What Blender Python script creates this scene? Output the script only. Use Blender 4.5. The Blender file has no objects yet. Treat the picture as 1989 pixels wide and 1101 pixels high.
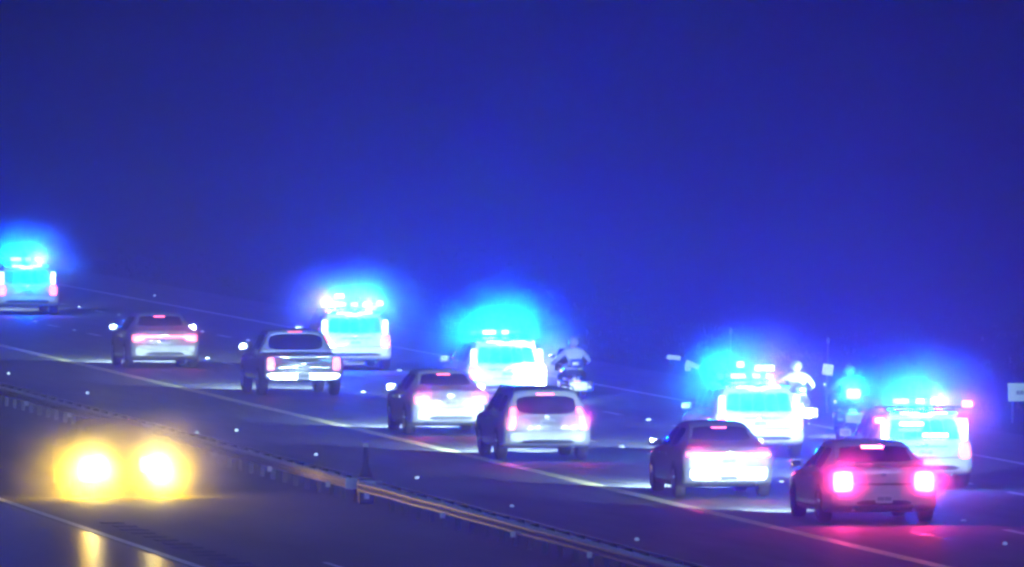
import bpy, bmesh, math, random
from mathutils import Vector, Matrix
from mathutils.bvhtree import BVHTree

random.seed(7)
R = math.radians
scene = bpy.context.scene
COL = scene.collection

# ------------------------------------------------------------------ camera
# Long lens from a bank left of the highway. Road runs along +Y, +X is to the right, z = 0 is the asphalt.
cam_data = bpy.data.cameras.new('camera')
cam_data.sensor_width = 36.0
cam_data.lens = 28000.0 / 1989.0 * 36.0
cam_data.clip_start = 1.0
cam_data.clip_end = 12000.0
cam = bpy.data.objects.new('camera', cam_data)
cam.location = (0, 0, 9.7)
cam.rotation_euler = (R(90 - 1.1263), 0, R(-7.819))
COL.objects.link(cam)
scene.camera = cam

# ------------------------------------------------------------------ night sky
world = bpy.data.worlds.new('World')
scene.world = world
world.use_nodes = True
wn, wl = world.node_tree.nodes, world.node_tree.links
wn.clear()
w_out = wn.new('ShaderNodeOutputWorld')
w_bg = wn.new('ShaderNodeBackground')
w_sky = wn.new('ShaderNodeTexSky')
w_sky.sky_type = 'NISHITA'
w_sky.sun_disc = False
w_sky.sun_elevation = R(-2.0)
w_sky.sun_rotation = R(200)
w_sky.ozone_density = 6.0
w_mul = wn.new('ShaderNodeMixRGB')
w_mul.blend_type = 'MULTIPLY'
w_mul.inputs['Fac'].default_value = 1.0
w_mul.inputs['Color2'].default_value = (0.02, 0.05, 1.0, 1)
wl.new(w_sky.outputs[0], w_mul.inputs['Color1'])
wl.new(w_mul.outputs[0], w_bg.inputs['Color'])
w_bg.inputs['Strength'].default_value = 0.15
wl.new(w_bg.outputs[0], w_out.inputs['Surface'])

# a dim, soft cool light from high behind the camera added to lift the dark road
fill_sun_data = bpy.data.lights.new('added_fill_light', 'SUN')
fill_sun_data.energy = 1.4
fill_sun_data.angle = R(12)
fill_sun_data.color = (0.26, 0.48, 1.0)
fill_sun = bpy.data.objects.new('added_fill_light', fill_sun_data)
fill_sun.rotation_euler = Vector((-0.12, 1.0, -0.75)).to_track_quat('-Z', 'Y').to_euler()
COL.objects.link(fill_sun)

scene.view_settings.view_transform = 'Standard'
scene.view_settings.look = 'None'
scene.view_settings.exposure = 0.0
scene.view_settings.gamma = 1.0
scene.view_settings.use_curve_mapping = False
scene.render.engine = 'CYCLES'
cy = scene.cycles
cy.use_denoising = True
try:
    cy.denoiser = 'OPENIMAGEDENOISE'
except Exception:
    pass
cy.max_bounces = 5
cy.diffuse_bounces = 2
cy.glossy_bounces = 3
cy.transmission_bounces = 3
cy.transparent_max_bounces = 8
cy.volume_bounces = 0
cy.caustics_reflective = False
cy.caustics_refractive = False
cy.sample_clamp_indirect = 4.0
cy.use_light_tree = True
cy.pixel_filter_type = 'BLACKMAN_HARRIS'
cy.filter_width = 2.8

# light levels (radiant intensity knobs)
HAZE_DENSITY = 0.0016
HAZE_G = 0.88
P_HEAD = 11000.0        # each headlight of the cars driving away
P_TAIL = 66.0         # each tail lamp
P_BLUE = 4600.0       # each half of a roof light bar
P_ONCOMING = 3300.0
P_BLOOM = 300.0        # cyan point lamps added at the strobes to make the mist bloom
MIST = dict(police=0.9, exhaust=1.3, oncoming=2.3, strobe=1.6)   # density of the mist added round the vehicles so lamps bloom

# ------------------------------------------------------------------ materials
MATS = {}
def mat(name, color, rough=0.5, metal=0.0, noise=0.0, nscale=20.0, emit=None, estr=0.0, coat=0.0, bump=0.0, spec=0.5, stretch=None):
    if name in MATS:
        return MATS[name]
    m = bpy.data.materials.new(name)
    m.use_nodes = True
    nt = m.node_tree
    b = nt.nodes['Principled BSDF']
    b.inputs['Base Color'].default_value = (*color, 1)
    b.inputs['Roughness'].default_value = rough
    b.inputs['Metallic'].default_value = metal
    b.inputs['Coat Weight'].default_value = coat
    b.inputs['Specular IOR Level'].default_value = spec
    if emit:
        b.inputs['Emission Color'].default_value = (*emit, 1)
        b.inputs['Emission Strength'].default_value = estr
    if noise > 0 or bump > 0:
        tc = nt.nodes.new('ShaderNodeTexCoord')
        mp = nt.nodes.new('ShaderNodeMapping')
        if stretch:
            mp.inputs['Scale'].default_value = stretch
        nz = nt.nodes.new('ShaderNodeTexNoise')
        nz.inputs['Scale'].default_value = nscale
        nz.inputs['Detail'].default_value = 6
        nz.inputs['Roughness'].default_value = 0.65
        nt.links.new(tc.outputs['Object'], mp.inputs['Vector'])
        nt.links.new(mp.outputs[0], nz.inputs['Vector'])
        if noise > 0:
            rp = nt.nodes.new('ShaderNodeValToRGB')
            rp.color_ramp.elements[0].position = 0.3
            rp.color_ramp.elements[1].position = 0.72
            rp.color_ramp.elements[0].color = (*[c * (1 - noise) for c in color], 1)
            rp.color_ramp.elements[1].color = (*[min(1, c * (1 + noise)) for c in color], 1)
            nt.links.new(nz.outputs['Fac'], rp.inputs['Fac'])
            nt.links.new(rp.outputs['Color'], b.inputs['Base Color'])
        if bump > 0:
            bp = nt.nodes.new('ShaderNodeBump')
            bp.inputs['Strength'].default_value = bump
            bp.inputs['Distance'].default_value = 0.02
            nt.links.new(nz.outputs['Fac'], bp.inputs['Height'])
            nt.links.new(bp.outputs[0], b.inputs['Normal'])
    MATS[name] = m
    return m

def emat(name, color, strength):
    if name in MATS:
        return MATS[name]
    m = bpy.data.materials.new(name)
    m.use_nodes = True
    nt = m.node_tree
    b = nt.nodes['Principled BSDF']
    b.inputs['Base Color'].default_value = (*[0.3 * c for c in color], 1)
    b.inputs['Roughness'].default_value = 0.25
    # fine lens facets: the strength varies a little over the lens, as LEDs behind a ribbed cover do
    tc = nt.nodes.new('ShaderNodeTexCoord')
    wv = nt.nodes.new('ShaderNodeTexWave')
    wv.inputs['Scale'].default_value = 9
    mr = nt.nodes.new('ShaderNodeMapRange')
    mr.inputs['To Min'].default_value = strength * 0.75
    mr.inputs['To Max'].default_value = strength
    nt.links.new(tc.outputs['Object'], wv.inputs['Vector'])
    nt.links.new(wv.outputs['Fac'], mr.inputs['Value'])
    nt.links.new(mr.outputs[0], b.inputs['Emission Strength'])
    b.inputs['Emission Color'].default_value = (*color, 1)
    MATS[name] = m
    return m

M_asphalt = mat('asphalt', (0.12, 0.12, 0.125), rough=0.66, noise=0.6, nscale=1.6, bump=0.5, stretch=(1, 0.10, 1))
M_asphalt_old = mat('asphalt_worn', (0.10, 0.095, 0.088), rough=0.8, noise=0.4, nscale=0.7, bump=0.35, stretch=(1, 0.15, 1))
M_asphalt_damp = mat('asphalt_damp', (0.13, 0.12, 0.11), spec=1.0, rough=0.31, noise=0.4, nscale=1.2, bump=0.12, stretch=(3, 0.25, 1))
M_field = mat('dry_grass_ground', (0.022, 0.024, 0.014), rough=0.95, noise=0.5, nscale=0.35, bump=0.6)
M_white_paint = mat('road_paint_white', (0.86, 0.86, 0.84), rough=0.5, noise=0.15, nscale=3.0)
M_yellow_paint = mat('road_paint_yellow', (0.86, 0.76, 0.40), rough=0.5, noise=0.12, nscale=3.0)
M_marker = mat('marker_ceramic', (0.85, 0.85, 0.82), rough=0.3, noise=0.1, nscale=40)
M_rumble = mat('rumble_asphalt', (0.03, 0.028, 0.026), rough=0.8, noise=0.3, nscale=9)
M_galv = mat('galvanised_steel', (0.88, 0.86, 0.82), rough=0.42, metal=0.1, noise=0.2, nscale=5)
M_post = mat('weathered_post', (0.07, 0.065, 0.06), rough=0.9, noise=0.35, nscale=8)
M_glass = mat('tinted_glass', (0.012, 0.014, 0.018), rough=0.06, coat=0.5, noise=0.1, nscale=3)
M_tyre = mat('tyre_rubber', (0.018, 0.018, 0.018), rough=0.8, noise=0.3, nscale=30)
M_rim = mat('alloy_rim', (0.60, 0.60, 0.62), rough=0.3, metal=0.9, noise=0.1, nscale=12)
M_trim = mat('black_trim', (0.02, 0.02, 0.022), rough=0.5, noise=0.25, nscale=25)
M_chrome = mat('chrome', (0.85, 0.86, 0.87), rough=0.14, metal=1.0, noise=0.05, nscale=14)
M_plate = mat('plate_white', (0.80, 0.80, 0.78), rough=0.4, noise=0.08, nscale=30)
M_ink = mat('plate_ink', (0.03, 0.04, 0.10), rough=0.6, noise=0.1, nscale=30)
def paint(name, c, metal=0.0):
    return mat(name, c, rough=0.30, metal=metal, noise=0.06, nscale=2.5, coat=0.7)
P_white = paint('paint_white', (0.34, 0.34, 0.335))
P_silver = paint('paint_silver', (0.22, 0.225, 0.235), 0.3)
P_grey = paint('paint_grey', (0.16, 0.165, 0.18), 0.3)
P_pearl = paint('paint_pearl', (0.30, 0.285, 0.25))
P_dark = paint('paint_dark', (0.05, 0.045, 0.055), 0.2)
P_police = paint('paint_police_white', (0.80, 0.80, 0.80))
P_navy = paint('paint_navy', (0.02, 0.03, 0.10))

RED = (1.0, 0.03, 0.26)
BLUE = (0.0, 0.004, 1.0)
CYAN = (0.0, 0.56, 1.0)
WARM = (1.0, 0.76, 0.24)
HEAD = (0.58, 0.88, 1.0)
E_tail = emat('tail_lens_lit', (1.0, 0.12, 0.22), 13.0)
E_tail_dim = emat('tail_lens_running', (1.0, 0.14, 0.20), 4.0)
E_blue = emat('blue_strobe_lens', (0.01, 0.65, 1.0), 14.0)
E_bluewhite = emat('blue_strobe_core', (0.55, 0.90, 1.0), 14.0)
E_redstrobe = emat('red_strobe_lens', (1.0, 0.30, 0.45), 9.0)
E_warm = emat('headlamp_warm', (1.0, 0.82, 0.42), 40.0)
E_head = emat('headlamp_white', (1.0, 0.96, 0.90), 12.0)
E_window_dim = emat('blue_window_strobe_dim', (0.002, 0.60, 0.95), 2.4)
E_window = emat('blue_window_strobe', (0.002, 0.75, 0.95), 4.5)

def pane_mat():
    m = bpy.data.materials.new('clear_pane')
    m.use_nodes = True
    nt = m.node_tree
    nt.nodes.clear()
    o = nt.nodes.new('ShaderNodeOutputMaterial'); mx = nt.nodes.new('ShaderNodeMixShader')
    tr = nt.nodes.new('ShaderNodeBsdfTransparent'); gl = nt.nodes.new('ShaderNodeBsdfGlossy')
    tr.inputs[0].default_value = (.82, .90, .92, 1); gl.inputs['Roughness'].default_value = .08
    mx.inputs[0].default_value = .10
    nt.links.new(tr.outputs[0], mx.inputs[1]); nt.links.new(gl.outputs[0], mx.inputs[2]); nt.links.new(mx.outputs[0], o.inputs['Surface'])
    return m
M_pane = pane_mat()

# ------------------------------------------------------------------ helpers
def link(name, verts, faces, m, parent=None, smooth=False, mats=None, fmat=None):
    me = bpy.data.meshes.new(name)
    me.from_pydata([tuple(v) for v in verts], [], faces)
    for mm in (mats or [m]):
        me.materials.append(mm)
    if fmat:
        for p, k in zip(me.polygons, fmat):
            p.material_index = k
    if smooth:
        for p in me.polygons:
            p.use_smooth = True
    me.update()
    o = bpy.data.objects.new(name, me)
    COL.objects.link(o)
    if parent:
        o.parent = parent
    return o

def empty(name, loc=(0, 0, 0), rz=0.0):
    o = bpy.data.objects.new(name, None)
    o.location = loc
    o.rotation_euler = (0, 0, rz)
    o.empty_display_size = 0.3
    COL.objects.link(o)
    return o

def tag(o, label=None, cat=None, group=None, kind=None):
    if label: o['label'] = label
    if cat: o['category'] = cat
    if group: o['group'] = group
    if kind: o['kind'] = kind
    return o

def copy_tree(o, parent=None):
    c = o.copy()
    COL.objects.link(c)
    c.parent = parent
    for ch in list(o.children):
        copy_tree(ch, c)
    return c

class MB:
    def __init__(s):
        s.v, s.f = [], []
    def add(s, vs, fs):
        n = len(s.v)
        s.v += [Vector(v) for v in vs]
        s.f += [tuple(n + i for i in f) for f in fs]
        return s
    def box(s, x0, x1, y0, y1, z0, z1, bev=0.0):
        bm = bmesh.new()
        bmesh.ops.create_cube(bm, size=1)
        for v in bm.verts:
            v.co = Vector(((x0 + x1) / 2 + v.co.x * (x1 - x0), (y0 + y1) / 2 + v.co.y * (y1 - y0), (z0 + z1) / 2 + v.co.z * (z1 - z0)))
        if bev > 0:
            bmesh.ops.bevel(bm, geom=bm.edges[:], offset=bev, segments=2, affect='EDGES', profile=0.6)
        bm.verts.index_update()
        s.add([v.co.copy() for v in bm.verts], [[v.index for v in f.verts] for f in bm.faces])
        bm.free()
        return s
    def tube(s, pts, rad, n=8, cap=True):
        pts = [Vector(p) for p in pts]
        rads = rad if isinstance(rad, (list, tuple)) else [rad] * len(pts)
        rings = []
        for i, p in enumerate(pts):
            d = (pts[min(i + 1, len(pts) - 1)] - pts[max(i - 1, 0)]).normalized()
            a = d.cross(Vector((0, 0, 1)))
            if a.length < 1e-3: a = d.cross(Vector((1, 0, 0)))
            a.normalize(); b = d.cross(a)
            rings.append([p + (a * math.cos(t) + b * math.sin(t)) * rads[i] for t in [2 * math.pi * k / n for k in range(n)]])
        vs = [v for r in rings for v in r]
        fs = []
        for i in range(len(pts) - 1):
            for k in range(n):
                fs.append((i * n + k, i * n + (k + 1) % n, (i + 1) * n + (k + 1) % n, (i + 1) * n + k))
        if cap:
            fs.append(tuple(range(n - 1, -1, -1)))
            fs.append(tuple((len(pts) - 1) * n + k for k in range(n)))
        return s.add(vs, fs)
    def lathe_x(s, prof, c, n=24):
        """profile (x, r) spun about the x axis through c"""
        vs, fs = [], []
        for x, r in prof:
            for k in range(n):
                t = 2 * math.pi * k / n
                vs.append((c[0] + x, c[1] + r * math.cos(t), c[2] + r * math.sin(t)))
        m = len(prof)
        for i in range(m - 1):
            for k in range(n):
                fs.append((i * n + k, i * n + (k + 1) % n, (i + 1) * n + (k + 1) % n, (i + 1) * n + k))
        return s.add(vs, fs)
    def build(s, name, m, parent=None, smooth=False):
        return link(name, s.v, s.f, m, parent, smooth)

def lamp(name, parent, loc, power, color, direction, size_deg, blend=0.6, radius=0.08, kind='SPOT'):
    d = bpy.data.lights.new(name, kind)
    d.energy = power
    d.color = color
    d.shadow_soft_size = radius
    if kind == 'SPOT':
        d.spot_size = R(size_deg)
        d.spot_blend = blend
    o = bpy.data.objects.new(name, d)
    o.location = loc
    o.rotation_euler = Vector(direction).to_track_quat('-Z', 'Y').to_euler()
    COL.objects.link(o)
    o.parent = parent
    return o

MIST_MATS = {}
def mist(kind, root, centre, semi, seed=0):  # added volume that gives the lamps their halo
    '''a closed, slightly ragged puff of mist added round a vehicle so its lamps bloom; even density, no surface'''
    if kind not in MIST_MATS:
        m = bpy.data.materials.new('mist_' + kind)
        m.use_nodes = True
        t = m.node_tree
        t.nodes.clear()
        o_ = t.nodes.new('ShaderNodeOutputMaterial')
        v_ = t.nodes.new('ShaderNodeVolumePrincipled')
        v_.inputs['Color'].default_value = (.92, .94, 1, 1)
        v_.inputs['Anisotropy'].default_value = .6
        # thick in the middle, thinning out to nothing at the ragged rim
        tc_ = t.nodes.new('ShaderNodeTexCoord')
        gr_ = t.nodes.new('ShaderNodeTexGradient'); gr_.gradient_type = 'QUADRATIC_SPHERE'
        mu_ = t.nodes.new('ShaderNodeMath'); mu_.operation = 'MULTIPLY'
        mu_.inputs[1].default_value = MIST[kind]
        t.links.new(tc_.outputs['Object'], gr_.inputs['Vector'])
        t.links.new(gr_.outputs['Fac'], mu_.inputs[0])
        # ragged: drifting thick and thin patches
        nz_ = t.nodes.new('ShaderNodeTexNoise'); nz_.inputs['Scale'].default_value = 2.2; nz_.inputs['Detail'].default_value = 3
        mr_ = t.nodes.new('ShaderNodeMapRange')
        mr_.inputs['From Min'].default_value = .35; mr_.inputs['From Max'].default_value = .65
        mr_.inputs['To Min'].default_value = .25; mr_.inputs['To Max'].default_value = 1.75
        m2_ = t.nodes.new('ShaderNodeMath'); m2_.operation = 'MULTIPLY'
        oi_ = t.nodes.new('ShaderNodeObjectInfo')
        ad_ = t.nodes.new('ShaderNodeVectorMath'); ad_.operation = 'ADD'
        t.links.new(tc_.outputs['Object'], ad_.inputs[0]); t.links.new(oi_.outputs['Location'], ad_.inputs[1])
        t.links.new(ad_.outputs[0], nz_.inputs['Vector']); t.links.new(nz_.outputs['Fac'], mr_.inputs['Value'])
        t.links.new(mu_.outputs[0], m2_.inputs[0]); t.links.new(mr_.outputs[0], m2_.inputs[1])
        t.links.new(m2_.outputs[0], v_.inputs['Density'])
        t.links.new(v_.outputs[0], o_.inputs['Volume'])
        MIST_MATS[kind] = m
    rnd = random.Random(seed)
    bm = bmesh.new()
    bmesh.ops.create_icosphere(bm, subdivisions=4, radius=1)
    ph = [(Vector((rnd.gauss(0, 1), rnd.gauss(0, 1), rnd.gauss(0, 1))).normalized() * rnd.uniform(2, 5), rnd.uniform(0, 6.28)) for _ in range(7)]
    for v in bm.verts:
        n = v.co.normalized()
        k = 1 + .035 * sum(math.sin(d.dot(n) + p) for d, p in ph)
        v.co = n * k
    me = bpy.data.meshes.new('bloom_mist'); bm.to_mesh(me); bm.free()
    me.materials.append(MIST_MATS[kind])
    o = bpy.data.objects.new('bloom_mist', me)
    M = Matrix.Translation(root.location) @ Matrix.Rotation(root.rotation_euler.z, 4, 'Z')
    o.location = M @ Vector(centre)
    o.scale = [1.25 * q for q in semi]
    o['kind'] = 'stuff'
    COL.objects.link(o)
    return o

# ------------------------------------------------------------------ the setting: ground, carriageways, markings
def sheet(name, x0, x1, y0, y1, z, m, parent=None, nx=1, ny=1):
    vs = [(x0 + (x1 - x0) * i / nx, y0 + (y1 - y0) * j / ny, z) for j in range(ny + 1) for i in range(nx + 1)]
    fs = [(j * (nx + 1) + i, j * (nx + 1) + i + 1, (j + 1) * (nx + 1) + i + 1, (j + 1) * (nx + 1) + i) for j in range(ny) for i in range(nx)]
    return link(name, vs, fs, m, parent)

ground = tag(sheet('ground', -900, 1700, -200, 6000, -0.06, M_field), kind='structure')
highway = tag(sheet('highway', 36.6, 55.0, -150, 3000, 0.0, M_asphalt), kind='structure')
median = tag(sheet('median_pavement', 32.6, 36.6, -150, 3000, -0.004, M_asphalt_old), kind='structure')
oncoming_road = tag(sheet('oncoming_carriageway', 28.1, 32.6, -150, 3000, 0.0, M_asphalt_old), kind='structure')
near_road = tag(sheet('near_carriageway', 12.0, 28.1, -150, 3000, -0.003, M_asphalt_damp), kind='structure')

sheet('edge_line', 40.69, 41.0, -100, 1500, 0.005, M_yellow_paint, highway)
sheet('edge_line', 51.49, 51.69, -100, 1500, 0.005, M_white_paint, highway)
PER = 11.2
def dash_mesh():
    return link('lane_dash', [(-.085, -1.7, 0), (.085, -1.7, 0), (.085, 1.7, 0), (-.085, 1.7, 0)], [(0, 1, 2, 3)], M_white_paint, highway)
def marker_mesh():
    vs = [(-.07, -.06, 0), (.07, -.06, 0), (.07, .06, 0), (-.07, .06, 0), (-.05, -.035, .045), (.05, -.035, .045), (.05, .035, .045), (-.05, .035, .045)]
    return link('raised_marker', vs, [(0, 1, 5, 4), (1, 2, 6, 5), (2, 3, 7, 6), (3, 0, 4, 7), (4, 5, 6, 7)], M_marker, highway)
d0, r0 = dash_mesh(), marker_mesh()
first_d = first_r = True
for X, ph in ((44.85, 415.6), (48.35, 413.2)):
    for k in range(-16, 9):
        o = d0 if first_d else d0.copy()
        if not first_d: COL.objects.link(o)
        first_d = False
        o.location = (X + random.uniform(-.02, .02), ph + k * PER, 0.005)
        o.scale = (random.uniform(.85, 1.1), random.uniform(.8, 1.05), 1)
        o = r0 if first_r else r0.copy()
        if not first_r: COL.objects.link(o)
        first_r = False
        o.location = (X + random.uniform(-.03, .03), ph + k * PER - PER / 2 + random.uniform(-.3, .3), 0.001)
        o.scale = [random.uniform(.65, .95)] * 3
# reflectors along the inside shoulder
for (x, y) in ((37.93, 353.1), (37.95, 321.9), (37.81, 289.5), (37.5, 273.1), (37.4, 255.9), (37.9, 372.0), (37.6, 304.5), (36.9, 320.6), (52.65, 469.5), (51.2, 286.0), (43.6, 253.0)):
    o = r0.copy(); COL.objects.link(o)
    o.location = (x, y, 0.001); o.scale = (.65, .65, 1.2)
sheet('edge_line', 28.14, 28.32, -100, 1500, 0.006, M_white_paint, oncoming_road)
for k in range(6):
    sheet('lane_dash', 30.55, 30.66, 243.6 - 11.2 * k, 246.7 - 11.2 * k, 0.005, M_white_paint, oncoming_road)
rg = MB().box(-.24, .24, -.28, .28, 0, .018, .006).build('rumble_bar', M_rumble, oncoming_road)
for k in range(26):
    o = rg if k == 0 else rg.copy()
    if k: COL.objects.link(o)
    o.location = (29.05 + random.uniform(-.05, .05), 222 + k * 1.75, 0.001)
    o.scale = (random.uniform(.8, 1.15), random.uniform(.8, 1.2), 1)

# tar-sealed cracks and patched joints in the asphalt
M_tar = mat('tar_seal', (.022, .022, .024), rough=.4, noise=.3, nscale=6)
for k in range(26):
    y0 = random.uniform(248, 430); x0 = random.uniform(37.2, 54.4); ln = random.uniform(4, 16); along = k % 3
    n = 14; vs = []
    for i in range(n + 1):
        t = i / n
        x = x0 + (random.uniform(-.07, .07) if along else min(t * 9, 54.5 - x0)); y = y0 + (t * ln if along else random.uniform(-.12, .12))
        wd = random.uniform(.03, .07)
        vs += [(x - (wd if along else 0), y - (0 if along else wd), .003), (x + (wd if along else 0), y + (0 if along else wd), .003)]
    link('tar_seam', vs, [(2 * i, 2 * i + 1, 2 * i + 3, 2 * i + 2) if along else (2 * i, 2 * i + 2, 2 * i + 3, 2 * i + 1) for i in range(n)], M_tar, highway)

# ------------------------------------------------------------------ median guardrail: two runs with a gap
def w_beam(name, x, side, y0, y1, parent):
    prof = [(-.05, .764), (0.0, .762), (.045, .745), (.08, .70), (.08, .665), (.02, .62), (0.0, .595), (.02, .57), (.08, .525), (.08, .49), (.045, .445), (0.0, .43)]
    n = max(1, int((y1 - y0) / 3.81))
    vs, fs = [], []
    m = len(prof)
    for j in range(n + 1):
        y = y0 + (y1 - y0) * j / n
        wob = random.uniform(-.012, .012)
        for (dx, z) in prof:
            vs.append((x + side * dx + wob, y, z + wob * .6))
    for j in range(n):
        for i in range(m - 1):
            fs.append((j * m + i, j * m + i + 1, (j + 1) * m + i + 1, (j + 1) * m + i))
    o = link(name, vs, fs, M_galv, parent, smooth=False)
    md = o.modifiers.new('thickness', 'SOLIDIFY'); md.thickness = 0.006
    return o

def guardrail(y0, y1, label):
    root = empty('guardrail', (34.9, y0, 0))
    root.scale = (.8, 1, .62)
    tag(root, label, 'guardrail', 'guardrail runs along the median')
    L = y1 - y0
    w_beam('near_beam', -.22, -1, 0, L, root)
    w_beam('far_beam', .22, 1, 0, L, root)
    post = MB().box(-.055, .055, -.075, .075, -.4, .72, .008).build('post', M_post, root)
    block = MB().box(-.205, -.065, -.07, .07, .42, .72, .01).build('near_blockout', M_post, root)
    block2 = MB().box(.065, .205, -.07, .07, .42, .72, .01).build('far_blockout', M_post, root)
    n = int(L / 1.905)
    for k in range(n):
        y = 0.3 + k * 1.905
        for src in (post, block, block2):
            o = src if k == 0 else src.copy()
            if k: COL.objects.link(o)
            o.location = (random.uniform(-.01, .01), y, random.uniform(-.012, .012))
    tabm = MB().box(-.06, .06, -.012, .012, 0, .17, .004).build('reflector_tab', M_marker, root)
    for k in range(int(L / 9.5)):
        o = tabm if k == 0 else tabm.copy()
        if k: COL.objects.link(o)
        o.location = (-.37, 2.2 + 9.525 * k, .36)
    for yy in (0.0, L):
        MB().box(-.30, .30, yy - .03, yy + .03, .42, .77, .012).build('end_shoe', M_galv, root)
    return root
guardrail(202.0, 274.2, 'near run of steel median guardrail below the gap at the dark post')
guardrail(276.1, 420.0, 'far run of steel median guardrail passing behind the yellow headlights')

# dark post standing in the gap of the rail
root = empty('marker_post', (35.45, 279.2, 0))
tag(root, 'dark slim marker post with a broad base standing in the guardrail gap', 'post')
root.location = (34.95, 275.2, 0)
MB().box(-.15, .15, -.13, .13, 0, .50, .04).build('base_cabinet', M_trim, root)
MB().tube([(0, 0, .52), (0, 0, .60), (0, 0, .74), (0, 0, 1.10)], [.14, .12, .06, .045], 12).build('pole', M_trim, root, True)
MB().box(-.045, .045, -.045, .045, 1.10, 1.17, .012).build('reflector_cap', M_marker, root)
MB().box(-.05, .05, -.142, -.133, .10, .24, .002).build('face_plate', M_galv, root)

# ------------------------------------------------------------------ car bodies
def crom(p, t):
    """Catmull-Rom through list of equal-length tuples, t in [0, len-1]"""
    i = max(0, min(int(t), len(p) - 2)); u = t - i
    a, b, c, d = p[max(i - 1, 0)], p[i], p[i + 1], p[min(i + 2, len(p) - 1)]
    out = []
    for k in range(len(b)):
        m1 = (c[k] - a[k]) * .5; m2 = (d[k] - b[k]) * .5
        dl = c[k] - b[k]
        if dl == 0: m1 = m2 = 0
        else:
            m1 = 0 if m1 / dl < 0 else (min(m1 / dl, 2) * dl)
            m2 = 0 if m2 / dl < 0 else (min(m2 / dl, 2) * dl)
        h = u * u * (3 - 2 * u)
        out.append((2 * u**3 - 3 * u**2 + 1) * b[k] + (u**3 - 2 * u**2 + u) * m1 + (-2 * u**3 + 3 * u**2) * c[k] + (u**3 - u**2) * m2)
    return out

def section(z0, zb, zt, wl, wb, wt):
    g = zt - zb
    pts = [(0, z0), (wl - .16, z0), (wl - .03, z0 + .035), (wl, z0 + .12), (wb + .004, z0 + (zb - z0) * .55), (wb, zb - .10), (wb - .025, zb - .02), (wb - .055, zb + .012 * min(1, g * 8)),
           (wb - .055 + (wt - wb + .055) * .5, zb + g * .5), (wt, zt - min(.07, g * .3)), (wt - .06, zt - min(.02, g * .12)), (wt * .55, zt + .012), (0, zt + .022)]
    return pts

def loft(stations, ny=5, nu=3):
    rows = []
    T = len(stations) - 1
    for j in range(T * ny + 1):
        s = crom(stations, j / ny)
        sec = section(*s[1:])
        half = []
        for i in range((len(sec) - 1) * nu + 1):
            half.append(crom(sec, i / nu))
        row = [Vector((x, s[0], z)) for x, z in half] + [Vector((-x, s[0], z)) for x, z in reversed(half[1:-1])]
        rows.append(row)
    n = len(rows[0])
    vs = [v for r in rows for v in r]
    fs = []
    for j in range(len(rows) - 1):
        for i in range(n):
            fs.append((j * n + i, (j + 1) * n + i, (j + 1) * n + (i + 1) % n, j * n + (i + 1) % n))
    # caps as strips between mirrored points
    h = n // 2
    for j, flip in ((0, False), (len(rows) - 1, True)):
        for i in range(h):
            a, b = j * n + i, j * n + i + 1
            c, d = j * n + (n - i - 1) % n, j * n + (n - i) % n
            q = [a, b, c, d]
            q2 = []
            for x in q:
                if x not in q2: q2.append(x)
            if len(q2) >= 3:
                fs.append(tuple(q2 if not flip else reversed(q2)))
    return vs, fs

AX = {'rear': (Vector((0, 1, 0)), lambda a, b: Vector((a, -3, b))), 'front': (Vector((0, -1, 0)), lambda a, b: Vector((a, 9, b))),
      'left': (Vector((1, 0, 0)), lambda a, b: Vector((-3, a, b))), 'right': (Vector((-1, 0, 0)), lambda a, b: Vector((3, a, b))),
      'top': (Vector((0, 0, -1)), lambda a, b: Vector((a, b, 5)))}
def patch(bvh, side, quad, off=.006, depth=.03, nu=10, nv=5, rnd=0.0):
    """quad of four 2D corners (going round); laid on the body from one side and given thickness"""
    d, org = AX[side]
    vs = []
    for j in range(nv + 1):
        for i in range(nu + 1):
            u, v = i / nu, j / nv
            if rnd > 0:   # squeeze the corners for a rounded outline
                uu, vv = u * 2 - 1, v * 2 - 1
                u2 = uu * (1 - rnd * max(0, abs(vv)) ** 4 * .5 * abs(uu) ** 2)
                v2 = vv * (1 - rnd * max(0, abs(uu)) ** 4 * .5 * abs(vv) ** 2)
                u, v = u2 * .5 + .5, v2 * .5 + .5
            (a0, b0), (a1, b1), (a2, b2), (a3, b3) = quad
            a = (a0 * (1 - u) + a1 * u) * (1 - v) + (a3 * (1 - u) + a2 * u) * v
            b = (b0 * (1 - u) + b1 * u) * (1 - v) + (b3 * (1 - u) + b2 * u) * v
            o = org(a, b)
            hit = bvh.ray_cast(o, d)
            p = hit[0]
            if p is None:
                q = bvh.find_nearest(o + d * (3 if side != 'front' else 9 - 4.6))
                p = q[0]
            vs.append(p - d * off)
    n = nu + 1
    fs = [(j * n + i, j * n + i + 1, (j + 1) * n + i + 1, (j + 1) * n + i) for j in range(nv) for i in range(nu)]
    k = len(vs)
    rim = [i for i in range(n)] + [j * n + nu for j in range(1, nv + 1)] + [nv * n + i for i in range(nu - 1, -1, -1)] + [j * n for j in range(nv - 1, 0, -1)]
    back = [vs[i] + d * depth for i in rim]
    m = len(rim)
    fs += [(rim[i], k + i, k + (i + 1) % m, rim[(i + 1) % m]) for i in range(m)]
    return vs + back, fs

def mirror_quad(q):
    return [(-a, b) for a, b in q][::-1]

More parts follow.
